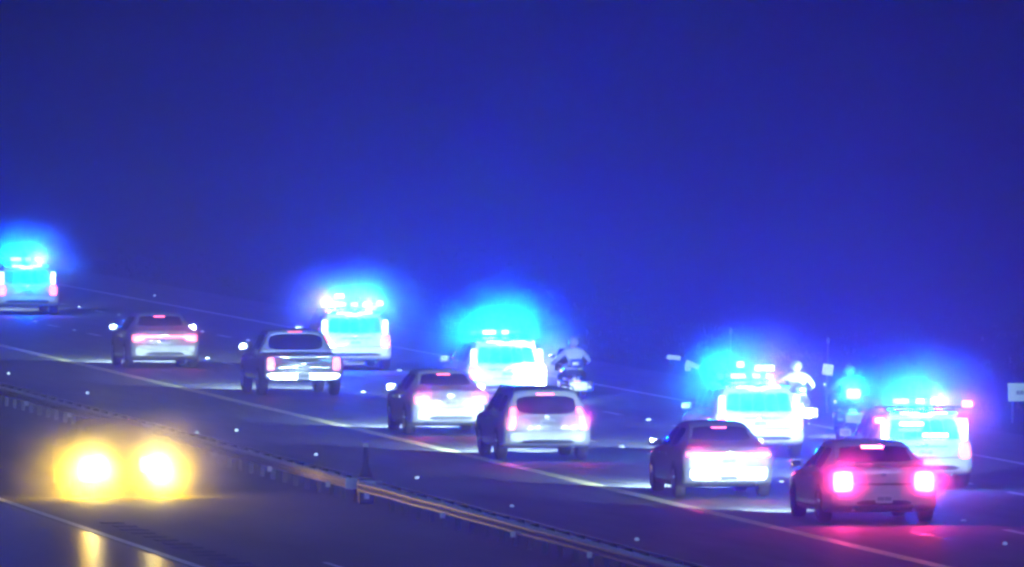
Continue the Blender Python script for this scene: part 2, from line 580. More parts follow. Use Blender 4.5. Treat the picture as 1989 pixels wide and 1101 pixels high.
TAILS = {}
def vehicle(name, spec):
    """spec: stations, paint, windows, tail lamps ...  returns the root, rear bumper at local y = 0, facing +y"""
    root = empty(name)
    L = spec['stations'][-1][0]
    W = spec['half']
    vs, fs = loft(spec['stations'])
    body = link('body', vs, fs, spec['paint'], root, smooth=True)
    bvh = BVHTree.FromPolygons(vs, [tuple(f) for f in fs])
    def P(nm, side, quad, m, off=.006, depth=.03, parent=None, nu=10, nv=5, rnd=.35):
        v, f = patch(bvh, side, quad, off, depth, nu, nv, rnd)
        return link(nm, v, f, m, parent or root, smooth=False)
    def both(nm, side, quad, m, **k):
        a = P(nm, side, quad, m, **k)
        if side in ('rear', 'front', 'top'):
            b = P(nm, side, mirror_quad(quad), m, **k)
        else:
            b = P(nm, 'right' if side == 'left' else 'left', quad, m, **k)
        return a, b
    # glass
    if spec.get('window_strobes'):
        rw = P('rear_window', 'rear', spec['rear_glass'], M_pane, off=.034, depth=.04, nu=14, nv=8)
        (a0, b0), (a1, b1), (a2, b2), (a3, b3) = spec['rear_glass']
        n = 5
        for k in range(n):
            u0, u1 = .03 + .94 * k / n + .004, .03 + .94 * (k + 1) / n - .004
            q = [(a0 + (a1 - a0) * u0, b0 + .03), (a0 + (a1 - a0) * u1, b0 + .03), (a3 + (a2 - a3) * u1, b3 - .03), (a3 + (a2 - a3) * u0, b3 - .03)]
            P('window_strobe', 'rear', q, (E_window, E_window_dim)[(k * 7 + int(spec.get('seed', 0))) % 3 == 0], off=.012, depth=.01, nu=4, nv=8, rnd=.1, parent=rw)
    else:
        P('rear_window', 'rear', spec['rear_glass'], M_glass, off=.008, nu=14, nv=8)
    P('windscreen', 'front', spec['front_glass'], M_glass, off=.008, nu=14, nv=8)
    for q in spec['side_glass']:
        both('side_window', 'left', q, M_glass, off=.006)
    # doors: handles and sill trim
    for y in spec['handles']:
        both('door_handle', 'left', [(y, .80 * spec['zk']), (y + .2, .80 * spec['zk']), (y + .2, .84 * spec['zk']), (y, .84 * spec['zk'])], spec.get('handle_mat', M_chrome), off=.03, nu=4, nv=1, rnd=0)
    both('sill_trim', 'left', [(L * .27, .21), (L * .74, .21), (L * .74, .30), (L * .27, .30)], M_trim, off=.008, nu=8, nv=1, rnd=0)
    # wheels and arches
    for y in spec['axles']:
        both('wheel_arch', 'left', [(y - .40, .22), (y + .40, .22), (y + .33, .70), (y - .33, .70)], M_trim, off=.004, nu=10, nv=6, rnd=.8)
        for s in (-1, 1):
            r = spec['wheel_r']
            cx = s * (W - .10)
            wroot = MB().lathe_x([(-.11, r * .62), (-.115, r * .86), (-.09, r * .98), (0, r), (.09, r * .98), (.115, r * .86), (.11, r * .62), (-.11, r * .62)], (cx, y, r), 28).build('wheel', M_tyre, root, True)
            rim = MB().lathe_x([(s * .10, r * .64), (s * .118, r * .60), (s * .09, r * .54), (s * .05, r * .5), (s * .05, .001)], (cx, y, r), 28)
            for k in range(5):
                t = 2 * math.pi * k / 5 + .3
                cdir = Vector((0, math.cos(t), math.sin(t)))
                rim.tube([Vector((cx + s * .095, y, r)), Vector((cx + s * .105, y, r)) + cdir * r * .58], [.05, .035], 6)
            rim.build('rim', M_rim, wroot, False)
    # rear fascia
    lens = spec.get('lens', E_tail)
    tails = []
    for q in spec['tail']:
        tails += both('tail_light', 'rear', q, lens, off=.016, depth=.05, nu=8, nv=5, rnd=.25)
    if spec.get('light_bar'):
        P('tail_light_strip', 'rear', spec['light_bar'], lens, off=.014, nu=16, nv=2, rnd=.1)
    if spec.get('boot_seam'):
        P('boot_lid_seam', 'rear', spec['boot_seam'], M_trim, off=.004, nu=14, nv=1, rnd=0)
    b = P('rear_bumper', 'rear', spec['bumper'], spec.get('bumper_mat', spec['paint']), off=.045, depth=.09, nu=18, nv=5, rnd=.25)
    P('bumper_insert', 'rear', spec['insert'], M_trim, off=.052, depth=.06, nu=16, nv=2, rnd=.3, parent=b)
    for q in spec.get('lips', []):
        P('bumper_reflector', 'rear', q, M_chrome, off=.06, depth=.05, nu=10, nv=2, rnd=.4, parent=b)
    px0, pz = spec['plate']
    pl = P('licence_plate', 'rear', [(px0 - .155, pz), (px0 + .155, pz), (px0 + .155, pz + .155), (px0 - .155, pz + .155)], M_plate, off=.062, depth=.05, nu=2, nv=2, rnd=0)
    for k in range(6):
        x = px0 - .115 + k * .041 + (.012 if k > 2 else 0)
        P('plate_character', 'rear', [(x, pz + .045), (x + .026, pz + .045), (x + .026, pz + .115), (x, pz + .115)], M_ink, off=.0645, depth=.002, nu=1, nv=1, rnd=0, parent=pl)
    if spec.get('third'):
        P('high_brake_light', 'rear', spec['third'], lens, off=.02, nu=6, nv=1, rnd=.2)
    if spec.get('badge'):
        bx, bz = spec['badge']
        P('boot_badge', 'rear', [(bx - .06, bz - .03), (bx + .06, bz - .03), (bx + .06, bz + .03), (bx - .06, bz + .03)], M_chrome, off=.014, nu=4, nv=3, rnd=.8)
    if spec.get('spoiler'):
        y, z, w = spec['spoiler']
        sp = MB()
        n = 14
        pv = []
        for i in range(n + 1):
            t = i / n * 2 - 1
            x = t * w; dz = -.05 * abs(t) ** 3; dy = .10 * abs(t) ** 3
            pv += [(x, y + dy, z + dz + .055), (x, y + dy - .05, z + dz + .075), (x, y + dy + .16, z + dz + .03), (x, y + dy + .12, z + dz - .01)]
        pf = []
        for i in range(n):
            for k in range(4):
                pf.append((i * 4 + k, i * 4 + (k + 1) % 4, i * 4 + 4 + (k + 1) % 4, i * 4 + 4 + k))
        pf += [(0, 1, 2, 3), tuple(n * 4 + k for k in (3, 2, 1, 0))]
        sp.add(pv, pf).build('boot_spoiler', spec['paint'], root)
    for x in spec.get('exhaust', []):
        MB().tube([(x, -.035, .27), (x, .2, .27)], .038, 10).build('exhaust_pipe', M_chrome, root, True)
    # front
    both('headlight', 'front', spec['head'], spec.get('head_mat', E_head), off=.012, depth=.05, nu=8, nv=4, rnd=.3)
    P('grille', 'front', spec['grille'], M_trim, off=.010, nu=10, nv=4, rnd=.3)
    fb = P('front_bumper', 'front', [(-W + .06, .24), (W - .06, .24), (W - .06, .48), (-W + .06, .48)], spec['paint'], off=.03, depth=.08, nu=16, nv=4, rnd=.2)
    P('front_intake', 'front', [(-W * .6, .27), (W * .6, .27), (W * .55, .40), (-W * .55, .40)], M_trim, off=.036, depth=.05, nu=10, nv=2, rnd=.3, parent=fb)
    # mirrors
    my, mz = spec['mirror']
    for s in (-1, 1):
        o = MB().box(s * (W - .03) if s > 0 else -(W + .20), (W + .20) if s > 0 else -(W - .03), my - .05, my + .07, mz, mz + .15, .03).build('door_mirror', spec['paint'], root, True)
        MB().box(min(s * (W + .02), s * (W + .185)), max(s * (W + .02), s * (W + .185)), my - .056, my - .048, mz + .02, mz + .13, .003).build('mirror_glass', M_chrome, o)
    # roof rails for tall bodies
    if spec.get('rails'):
        x, y0, y1, z = spec['rails']
        for s in (-1, 1):
            MB().tube([(s * x, y0, z - .03), (s * x, y0 + .12, z + .03), (s * x, y1 - .12, z + .03), (s * x, y1, z - .03)], .018, 8).build('roof_rail', M_trim, root, True)
    # lamps
    hp = spec.get('p_head', P_HEAD)
    hx = abs(sum(a for a, b in spec['head']) / 4); hz = sum(b for a, b in spec['head']) / 4
    if hp > 0:
        for s in (-1, 1):
            lamp('headlight_beam', root, (s * hx, L + .10, hz), hp, spec.get('head_col', HEAD), (0, 1, spec.get('head_tilt', -.075)), spec.get('head_cone', 54), .9, .09)
    tp = spec.get('p_tail', P_TAIL)
    if tp > 0:
        q = spec['tail'][0]
        tx = abs(sum(a for a, b in q) / 4); tz = sum(b for a, b in q) / 4
        for s in (-1, 1):
            lamp('tail_light_glow', root, (s * tx, -.13, tz), tp, RED, spec.get('tail_dir', (0, -1, .22)), spec.get('tail_cone', 140), 1.0, .06)
    return root

def sedan_stations(L=4.85, W=.92, roof=1.43, deck=1.02, tail_z=.97, belt=.93):
    return [  # y, z0, belt, top, w_low, w_belt, w_top
        (0.00, .34, tail_z - .16, tail_z - .10, W - .17, W - .17, W - .30),
        (0.03, .30, tail_z - .08, tail_z - .02, W - .10, W - .09, W - .24),
        (0.12, .26, tail_z - .03, tail_z + .03, W - .05, W - .045, W - .20),
        (0.32, .22, belt + .02, deck + .01, W - .02, W - .02, W - .17),
        (0.62, .20, belt + .02, deck + .02, W - .01, W - .01, W - .17),
        (0.78, .19, belt + .02, deck + .06, W, W, W - .20),
        (1.45, .18, belt + .01, roof - .05, W, W, W - .33),
        (1.75, .18, belt, roof, W, W, W - .33),
        (2.45, .18, belt - .01, roof + .005, W, W, W - .32),
        (2.85, .18, belt - .02, roof - .05, W, W, W - .31),
        (3.65, .18, belt - .04, belt + .05, W, W, W - .20),
        (4.10, .19, belt - .09, belt - .03, W - .01, W - .01, W - .22),
        (L - .30, .20, belt - .20, belt - .13, W - .04, W - .04, W - .26),
        (L - .08, .22, belt - .32, belt - .24, W - .14, W - .12, W - .32),
        (L, .28, belt - .42, belt - .36, W - .24, W - .24, W - .42)]

def suv_stations(L=5.0, W=1.0, roof=1.74, belt=1.06, tail_z=1.0):
    return [
        (0.00, .40, tail_z - .12, tail_z - .04, W - .16, W - .15, W - .24),
        (0.03, .36, tail_z - .04, tail_z + .04, W - .09, W - .08, W - .20),
        (0.10, .32, belt - .02, belt + .06, W - .05, W - .04, W - .18),
        (0.22, .29, belt, roof - .36, W - .02, W - .02, W - .24),
        (0.38, .27, belt, roof - .10, W - .01, W - .01, W - .27),
        (0.58, .26, belt, roof - .02, W, W, W - .28),
        (1.60, .25, belt - .01, roof + .01, W, W, W - .27),
        (2.60, .25, belt - .03, roof, W, W, W - .26),
        (2.95, .25, belt - .03, roof - .06, W, W, W - .25),
        (3.65, .25, belt - .05, belt + .06, W, W, W - .18),
        (4.20, .26, belt - .08, belt - .01, W - .01, W - .01, W - .20),
        (L - .25, .28, belt - .18, belt - .10, W - .04, W - .04, W - .22),
        (L - .07, .30, belt - .30, belt - .22, W - .13, W - .12, W - .30),
        (L, .36, belt - .42, belt - .34, W - .22, W - .22, W - .40)]

def sedan_spec(pt, **k):
    W = k.get('W', .92); L = k.get('L', 4.85); roof = k.get('roof', 1.43); deck = k.get('deck', 1.02)
    belt = k.get('belt', .93); tz = k.get('tail_z', .97)
    s = dict(stations=sedan_stations(L, W, roof, deck, tz, belt), paint=pt, half=W, zk=1.0,
             rear_glass=[(-W + .24, deck + .075), (W - .24, deck + .075), (W - .36, roof - .075), (-W + .36, roof - .075)],
             front_glass=[(-W + .20, belt + .09), (W - .20, belt + .09), (W - .37, roof - .07), (-W + .37, roof - .07)],
             side_glass=[[(1.12, belt + .05), (1.95, belt + .05), (1.95, roof - .10), (1.45, roof - .11)], [(2.05, belt + .04), (3.25, belt + .03), (2.80, roof - .12), (2.05, roof - .10)]],
             handles=[1.75, 2.65], axles=[1.02, L - .98], wheel_r=.335,
             tail=[[(-W + .10, .70), (-W + .42, .74), (-W + .42, .88), (-W + .10, .88)]],
             bumper=[(-W + .07, .34), (W - .07, .34), (W - .07, .60), (-W + .07, .60)],
             insert=[(-.55, .345), (.55, .345), (.48, .43), (-.48, .43)], plate=(0, .64),
             third=[(-.16, roof - .105), (.16, roof - .105), (.16, roof - .085), (-.16, roof - .085)], badge=(0, .88),
             boot_seam=[(-W + .16, .615), (W - .16, .615), (W - .16, .628), (-W + .16, .628)],
             head=[(-W + .10, .62), (-W + .44, .56), (-W + .44, .66), (-W + .14, .72)], grille=[(-.42, .50), (.42, .50), (.46, .64), (-.46, .64)],
             mirror=(L - 1.95, belt + .01), exhaust=[-.55, .55])
    s.update(k)
    return s

def suv_spec(pt, **k):
    W = k.get('W', 1.0); L = k.get('L', 5.0); roof = k.get('roof', 1.74); belt = k.get('belt', 1.06); tz = k.get('tail_z', 1.0)
    s = dict(stations=suv_stations(L, W, roof, belt, tz), paint=pt, half=W, zk=1.14,
             rear_glass=[(-W + .22, belt + .03), (W - .22, belt + .03), (W - .32, roof - .17), (-W + .32, roof - .17)],
             front_glass=[(-W + .19, belt + .08), (W - .19, belt + .08), (W - .33, roof - .09), (-W + .33, roof - .09)],
             side_glass=[[(.50, belt + .06), (1.35, belt + .06), (1.35, roof - .13), (.70, roof - .15)], [(1.45, belt + .06), (2.25, belt + .05), (2.25, roof - .13), (1.45, roof - .13)], [(2.35, belt + .05), (3.30, belt + .03), (2.90, roof - .16), (2.35, roof - .13)]],
             handles=[1.95, 2.85], axles=[1.0, L - .95], wheel_r=.375,
             tail=[[(-W + .09, .72), (-W + .32, .72), (-W + .28, 1.04), (-W + .12, 1.04)]],
             bumper=[(-W + .06, .40), (W - .06, .40), (W - .06, .68), (-W + .06, .68)],
             insert=[(-.72, .405), (.72, .405), (.66, .52), (-.66, .52)], plate=(0, .76),
             third=[(-.2, roof - .115), (.2, roof - .115), (.2, roof - .09), (-.2, roof - .09)], badge=(0, .98),
             boot_seam=[(-W + .2, .70), (W - .2, .70), (W - .2, .715), (-W + .2, .715)],
             head=[(-W + .10, .78), (-W + .46, .74), (-W + .46, .86), (-W + .16, .90)], grille=[(-.5, .56), (.5, .56), (.54, .82), (-.54, .82)],
             mirror=(L - 1.75, belt + .01), exhaust=[.55], rails=(W - .31, .7, 2.7, roof + .005))
    s.update(k)
    return s

# ---- civilian cars, all in the lane beside the inner shoulder
W = .95
c = vehicle('sedan', sedan_spec(P_pearl, W=W, light_bar=[(-W + .14, .80), (W - .14, .80), (W - .14, .865), (-W + .14, .865)], p_tail=P_TAIL * .5))
c.location = (42.60, 377.5, 0)
tag(c, 'pearl sedan with a full-width glowing tail strip, farthest left of the civilian cars', 'car', 'cars queuing in the inner lane')
mist('exhaust', c, (0, -.25, .88), (1.15, .75, .52), int(c.location.y))  # mist added for the tail lamp halo

W = .99
pk = sedan_spec(P_silver, W=W, L=5.3, roof=1.60, deck=1.0, tail_z=1.0, belt=1.0, lens=E_tail_dim, p_tail=P_TAIL * .2, zk=1.1, wheel_r=.37, axles=[1.15, 4.3],
    tail=[[(-W + .09, .64), (-W + .27, .64), (-W + .27, .96), (-W + .09, .96)]], plate=(0, .42), bumper_mat=M_chrome,
    bumper=[(-W + .05, .38), (W - .05, .38), (W - .05, .58), (-W + .05, .58)], insert=[(-.24, .385), (.24, .385), (.22, .42), (-.22, .42)],
    rear_glass=[(-W + .30, 1.10), (W - .30, 1.10), (W - .36, 1.50), (-W + .36, 1.50)], front_glass=[(-W + .22, 1.10), (W - .22, 1.10), (W - .36, 1.53), (-W + .36, 1.53)],
    side_glass=[[(1.80, 1.06), (2.45, 1.06), (2.45, 1.49), (1.85, 1.48)], [(2.55, 1.06), (3.55, 1.05), (3.15, 1.47), (2.55, 1.49)]], handles=[2.2, 3.1],
    third=[(-.2, 1.535), (.2, 1.535), (.2, 1.56), (-.2, 1.56)], badge=(0, .80), boot_seam=[(-W + .28, .625), (W - .28, .625), (W - .28, .64), (-W + .28, .64)],
    head=[(-W + .10, .74), (-W + .44, .70), (-W + .44, .86), (-W + .12, .88)], grille=[(-.45, .56), (.45, .56), (.5, .84), (-.5, .84)], mirror=(3.45, 1.08), exhaust=[.6])
pk['stations'] = [
    (0.00, .42, .92, .985, W - .06, W - .05, W - .10), (0.03, .40, .95, 1.0, W - .03, W - .025, W - .075), (0.12, .38, .96, 1.005, W - .02, W - .01, W - .06),
    (0.8, .36, .96, 1.005, W, W, W - .05), (1.62, .34, .96, 1.005, W, W, W - .05), (1.66, .34, .98, 1.05, W, W, W - .10), (1.74, .34, .99, 1.50, W, W, W - .30), (1.86, .34, .99, 1.59, W, W, W - .30),
    (2.4, .34, .99, 1.60, W, W, W - .29), (2.9, .34, .98, 1.57, W, W, W - .28), (3.65, .34, .97, 1.06, W, W, W - .16), (4.5, .35, .93, 1.0, W, W, W - .16), (5.05, .36, .84, .92, W - .03, W - .03, W - .18), (5.22, .38, .74, .82, W - .10, W - .09, W - .24), (5.30, .42, .60, .68, W - .18, W - .18, W - .34)]
c = vehicle('pickup_truck', pk)
MB().box(-W + .14, W - .14, .10, 1.60, 1.018, 1.032, .005).build('bed_cover', M_trim, c)
MB().box(-.14, .14, -.03, .0, .86, .92, .01).build('tailgate_handle', M_trim, c)
for x0, x1, z0, z1 in ((-.62, -.16, .70, .72), (.16, .62, .70, .72), (-.62, .62, .955, .97)):
    MB().box(x0, x1, -.022, .0, z0, z1, .003).build('tailgate_crease', M_chrome, c)
c.location = (42.93, 350.1, 0)
tag(c, 'silver pickup truck with a flat wide tailgate and a bright bumper', 'pickup truck', 'cars queuing in the inner lane')
mist('exhaust', c, (0, -.25, .88), (1.15, .75, .52), 350)

c = vehicle('sedan', sedan_spec(P_white, W=.91, L=4.6, roof=1.42))
c.location = (42.36, 318.5, 0)
tag(c, 'white sedan with wide red lamps, partly behind the hatchback with tall tail lamps', 'car', 'cars queuing in the inner lane')
mist('exhaust', c, (0, -.25, .88), (1.15, .75, .52), int(c.location.y))

W = .96
c = vehicle('hatchback', suv_spec(P_white, W=W, L=4.5, roof=1.50, belt=.96, tail_z=.93, zk=1.05, wheel_r=.35,
    tail=[[(-W + .09, .66), (-W + .27, .66), (-W + .33, 1.12), (-W + .20, 1.12)]],
    bumper=[(-W + .06, .36), (W - .06, .36), (W - .06, .60), (-W + .06, .60)], insert=[(-.62, .365), (.62, .365), (.56, .45), (-.56, .45)], plate=(0, .72), badge=(0, .92),
    head=[(-W + .10, .66), (-W + .44, .62), (-W + .44, .74), (-W + .16, .78)], grille=[(-.45, .5), (.45, .5), (.5, .68), (-.5, .68)],
    boot_seam=[(-W + .2, .62), (W - .2, .62), (W - .2, .635), (-W + .2, .635)], rear_glass=[(-W + .34, .985), (W - .34, .985), (W - .34, 1.36), (-W + .34, 1.36)]))
c.location = (42.02, 300.5, 0)
tag(c, 'white hatchback with tall red lamps either side of its dark rear window', 'car', 'cars queuing in the inner lane')
mist('exhaust', c, (0, -.25, .88), (1.15, .75, .52), int(c.location.y))

W = .93
c = vehicle('sedan', sedan_spec(P_silver, W=W, light_bar=[(-W + .16, .845), (W - .16, .845), (W - .16, .89), (-W + .16, .89)],
    tail=[[(-W + .10, .80), (-W + .40, .82), (-W + .40, .90), (-W + .10, .90)]], p_tail=P_TAIL * .8,
    lips=[[(-.78, .365), (-.16, .365), (-.16, .40), (-.78, .40)], [(.16, .365), (.78, .365), (.78, .40), (.16, .40)]]))
c.location = (42.38, 277.6, 0)
tag(c, 'silver sedan with a thin tail lamp strip, just ahead of the hard-braking sedan', 'car', 'cars queuing in the inner lane')
mist('exhaust', c, (0, -.25, .88), (1.15, .75, .52), int(c.location.y))

W = 1.02
c = vehicle('sedan', sedan_spec(paint('paint_bright_white', (.72, .71, .70)), W=W, L=4.95, roof=1.44, spoiler=(.06, 1.02, .82),
    tail=[[(-W + .11, .58), (-W + .45, .60), (-W + .45, .94), (-W + .11, .94)]], p_tail=P_TAIL * 8.0, plate=(0, .38),
    third=[(-.22, 1.325), (.22, 1.325), (.22, 1.375), (-.22, 1.375)], boot_seam=[(-.5, .70), (.5, .70), (.5, .735), (-.5, .735)], lens=emat('tail_lens_braking', (1.0, 0.14, 0.24), 26.0), tail_dir=(0, -1, .3), tail_cone=150))
c.location = (43.10, 263.3, 0)
c.scale = (1.03, 1.03, 1.03)
lamp('high_brake_glow', c, (0, .35, 1.36), P_TAIL * 2.2, RED, (0, -1, .2), 150, 1, .06)
tag(c, 'pale sedan braking hard with big red corner lamps and a boot spoiler, nearest of all', 'car', 'cars queuing in the inner lane')
for s_ in (-1, 1): mist('exhaust', c, (s_ * .82, -.35, .78), (.85, .6, .7), 70 + s_)

# ---- oncoming car beyond the rail, headlights towards us
c = vehicle('oncoming_car', sedan_spec(P_dark, W=.93, head_mat=E_warm, p_head=P_ONCOMING, head_col=WARM, head_tilt=-.035, head_cone=38, p_tail=0, lens=mat('tail_lens_unlit', (.25, .01, .01), .2, noise=.1),
    head=[(-.86, .50), (-.32, .48), (-.32, .76), (-.84, .78)]))
E_amber = emat('amber_glare', (1.0, 0.80, 0.03), 7.0)  # glowing patches added for the yellow fringe of the headlight glare
bv = BVHTree.FromPolygons([v.co for v in c.children[0].data.vertices], [tuple(p.vertices) for p in c.children[0].data.polygons])
for nm, q in (('glare_side', [(-.925, .46), (-.875, .46), (-.865, .80), (-.91, .80)]), ('glare_low', [(-.84, .30), (-.42, .28), (-.40, .44), (-.84, .46)])):
    for qq in (q, mirror_quad(q)):
        v_, f_ = patch(bv, 'front', qq, .05, .08, 6, 4, .3)
        link(nm, v_, f_, E_amber, c)
c.location = (30.76, 279.8 + 4.85, 0)
for s_ in (-1, 1): lamp('glare_spill', c, (s_ * .72, 5.15, .46), 1100.0, (1.0, .60, .035), (0, 1, 0), 0, 1, .1, 'POINT')  # added point lamps that swell the headlight bloom
c.rotation_euler = (0, 0, math.pi)
tag(c, 'oncoming car showing two blinding yellow headlights below the guardrail', 'car')
for s_ in (-1, 1):
    mist('oncoming', c, (s_ * .72, 5.25, .62), (1.8, 1.2, 1.05), 40 + s_)

# ---- police vehicles
PR = 1.56
M_navy_lens = mat('unlit_blue_lens', (.02, .04, .25), .2, noise=.1)
def police(name, loc, label, red_left=False, red_right=True, p=1.0, spill=(-.5, 0, .5), off=(), extra=()):
    c = vehicle(name, suv_spec(P_police, p_tail=P_TAIL * .25, window_strobes=True, seed=int(loc[1]), roof=PR, belt=.95, tail_z=.90, zk=1.04,
        rear_glass=[(-.76, .97), (.76, .97), (.68, PR - .16), (-.68, PR - .16)], tail=[[(-.91, .62), (-.68, .62), (-.72, .92), (-.88, .92)]], plate=(0, .66), badge=(0, .88),
        boot_seam=[(-.8, .62), (.8, .62), (.8, .635), (-.8, .635)], bumper=[(-.94, .38), (.94, .38), (.94, .60), (-.94, .60)], insert=[(-.72, .385), (.72, .385), (.66, .47), (-.66, .47)],
        third=[(-.2, PR - .105), (.2, PR - .105), (.2, PR - .085), (-.2, PR - .085)], head=[(-.9, .70), (-.54, .66), (-.54, .78), (-.84, .82)], grille=[(-.5, .5), (.5, .5), (.54, .74), (-.54, .74)]))
    c.location = loc
    roof = PR + .01
    # light bar on the roof
    bar = MB().box(-.62, .62, 1.98, 2.26, roof + .035, roof + .075, .015).build('light_bar', M_trim, c)
    for s in (-.45, .45):
        MB().box(s - .04, s + .04, 2.04, 2.20, roof - .02, roof + .04, .008).build('bar_foot', M_trim, bar)
    n = 8
    for k in range(n):
        x0 = -.61 + k * 1.22 / n
        m = E_bluewhite if k in (2, 3, 5) else E_blue
        if k in off: m = M_navy_lens
        if red_left and k < 2: m = E_redstrobe
        if red_right and k == n - 1: m = E_redstrobe
        MB().box(x0 + .005, x0 + 1.22 / n - .005, 1.975, 2.265, roof + .077, roof + .165, .018).build('bar_lens', m, bar)
    MB().box(-.61, .61, 1.99, 2.25, roof + .167, roof + .182, .006).build('bar_cover', M_trim, bar)
    # strobe strip under the rear spoiler, and glowing boxes added for the overexposed white pillars
    sp = MB().box(-.70, .70, .20, .52, roof - .085, roof - .045, .012).build('rear_spoiler', P_police, c)
    for k in range(7):
        x0 = -.66 + k * 1.32 / 7
        MB().box(x0 + .01, x0 + 1.32 / 7 - .01, .178, .198, roof - .082, roof - .048, .004).build('spoiler_strobe', E_bluewhite if k % 3 else E_blue, sp)
    for s in (-1, 1):
        MB().box(s * .80 - .06, s * .80 + .06, .07, .14, .99, 1.32, .02).build('pillar_glow', E_bluewhite, c)
    MB().box(-.45, .45, .0, .03, .83, .86, .004).build('hatch_trim', M_chrome, c)
    # antenna
    MB().tube([(.25, 1.1, roof), (.25, 1.05, roof + .38)], [.008, .004], 6).build('antenna', M_trim, c, True)
    # push bar at the nose
    pb = MB()
    for s in (-.35, .35): pb.tube([(s, 5.0, .38), (s, 5.12, .42), (s, 5.12, .86)], .03, 8)
    pb.tube([(-.55, 5.13, .62), (.55, 5.13, .62)], .03, 8)
    pb.build('push_bar', M_trim, c, True)
    # side stripe
    bvh = None
    for s in (-.38, .38):
        lamp('light_bar_glow', c, (s, 1.90, roof + .14), P_BLUE * p, BLUE, (0, -1, 0.06), 150, 1.0, .10)
    for s in spill:
        lamp('light_bar_bloom', c, (s, 1.86, roof + .24), P_BLOOM * p, CYAN, (0, -1, 0), 0, 1, .08, 'POINT')  # extra lamp for the cyan halo above the bar
    lamp('window_bloom', c, (0, -.20, 1.18), P_BLOOM * p * .6, CYAN, (0, -1, 0), 0, 1, .15, 'POINT')
    lamp('window_strobe_glow', c, (0, -.06, 1.2), P_BLUE * p * .35, BLUE, (0, -1, 0), 165, 1.0, .12)
    if red_left: lamp('red_strobe_glow', c, (-.55, 1.88, roof + .2), P_TAIL * 1.3, RED, (0, -1, .05), 140, 1, .06)
    if red_right: lamp('red_strobe_glow', c, (.60, 1.88, roof + .12), P_TAIL * .9, RED, (0, -1, .05), 140, 1, .06)
    for (x, z, w, m) in extra:
        st = MB().tube([(x, 2.1, roof + .10), (x, 2.1, z - .05)], .018, 8).build('lamp_mast', M_trim, c, True)
        MB().box(x - w, x + w, 2.02, 2.12, z - .055, z + .055, .02).build('mast_lamp', m, st)
    tag(c, label, 'police car', 'police vehicles with blue lights')
    mist('police', c, (0, .9, 1.28), (2.1, 2.1, 1.55), int(loc[1]))
    return c
police('police_suv', (45.6, 441.7, 0), 'police SUV with blue lights cut by the left picture edge, farthest away')
police('police_suv', (47.25, 374.2, 0), 'police SUV with blue lights and a red lamp on its bar, behind the silver pickup', red_left=True, spill=(-.2, .3, .75), off=(6,), extra=((-.16, 1.92, .12, E_redstrobe), (.92, 1.72, .08, E_redstrobe)))
police('police_suv', (46.89, 342.3, 0), 'police SUV in the strongest blue glow, left of a motorcycle with pale-jacketed rider', red_right=False, p=1.35, off=(0,))
police('police_suv', (46.70, 301.5, 0), 'white police SUV with blue rear window directly above the silver sedan', p=.8, spill=(-.75, -.3), off=(1, 4), extra=((-.10, 1.94, .07, E_redstrobe), (.42, 1.86, .20, E_bluewhite)))
c = police('police_suv', (47.0, 282.0, 0), 'nearest police SUV with stacked blue light strips, right of the hard-braking sedan', red_right=True, p=.8, spill=(0, .3), off=(0, 1, 6))
for nm, x0, x1, z0, z1, y0 in (('hatch_strobe', -.50, -.02, 1.26, 1.33, .13), ('hatch_strobe', -.05, .46, 1.04, 1.11, .055)):
    MB().box(x0, x1, y0 - .05, y0 - .01, z0, z1, .01).build(nm, E_bluewhite, c)
for nm, x, z in (('corner_lamp', -.86, 1.36), ('corner_lamp', .80, 1.34), ('corner_lamp', .90, 1.68)):
    MB().box(x - .10, x + .10, .30, .36, z - .06, z + .06, .02).build(nm, E_redstrobe, c)
for x, z in ((-.86, 1.36), (.80, 1.34), (.90, 1.68)): lamp('corner_lamp_glow', c, (x, .20, z), P_TAIL * .9, RED, (0, -1, .1), 150, 1, .05)
MB().box(-.95, .95, 0.37, .42, 1.60, 1.64, .01).build('lamp_rail', M_trim, c)

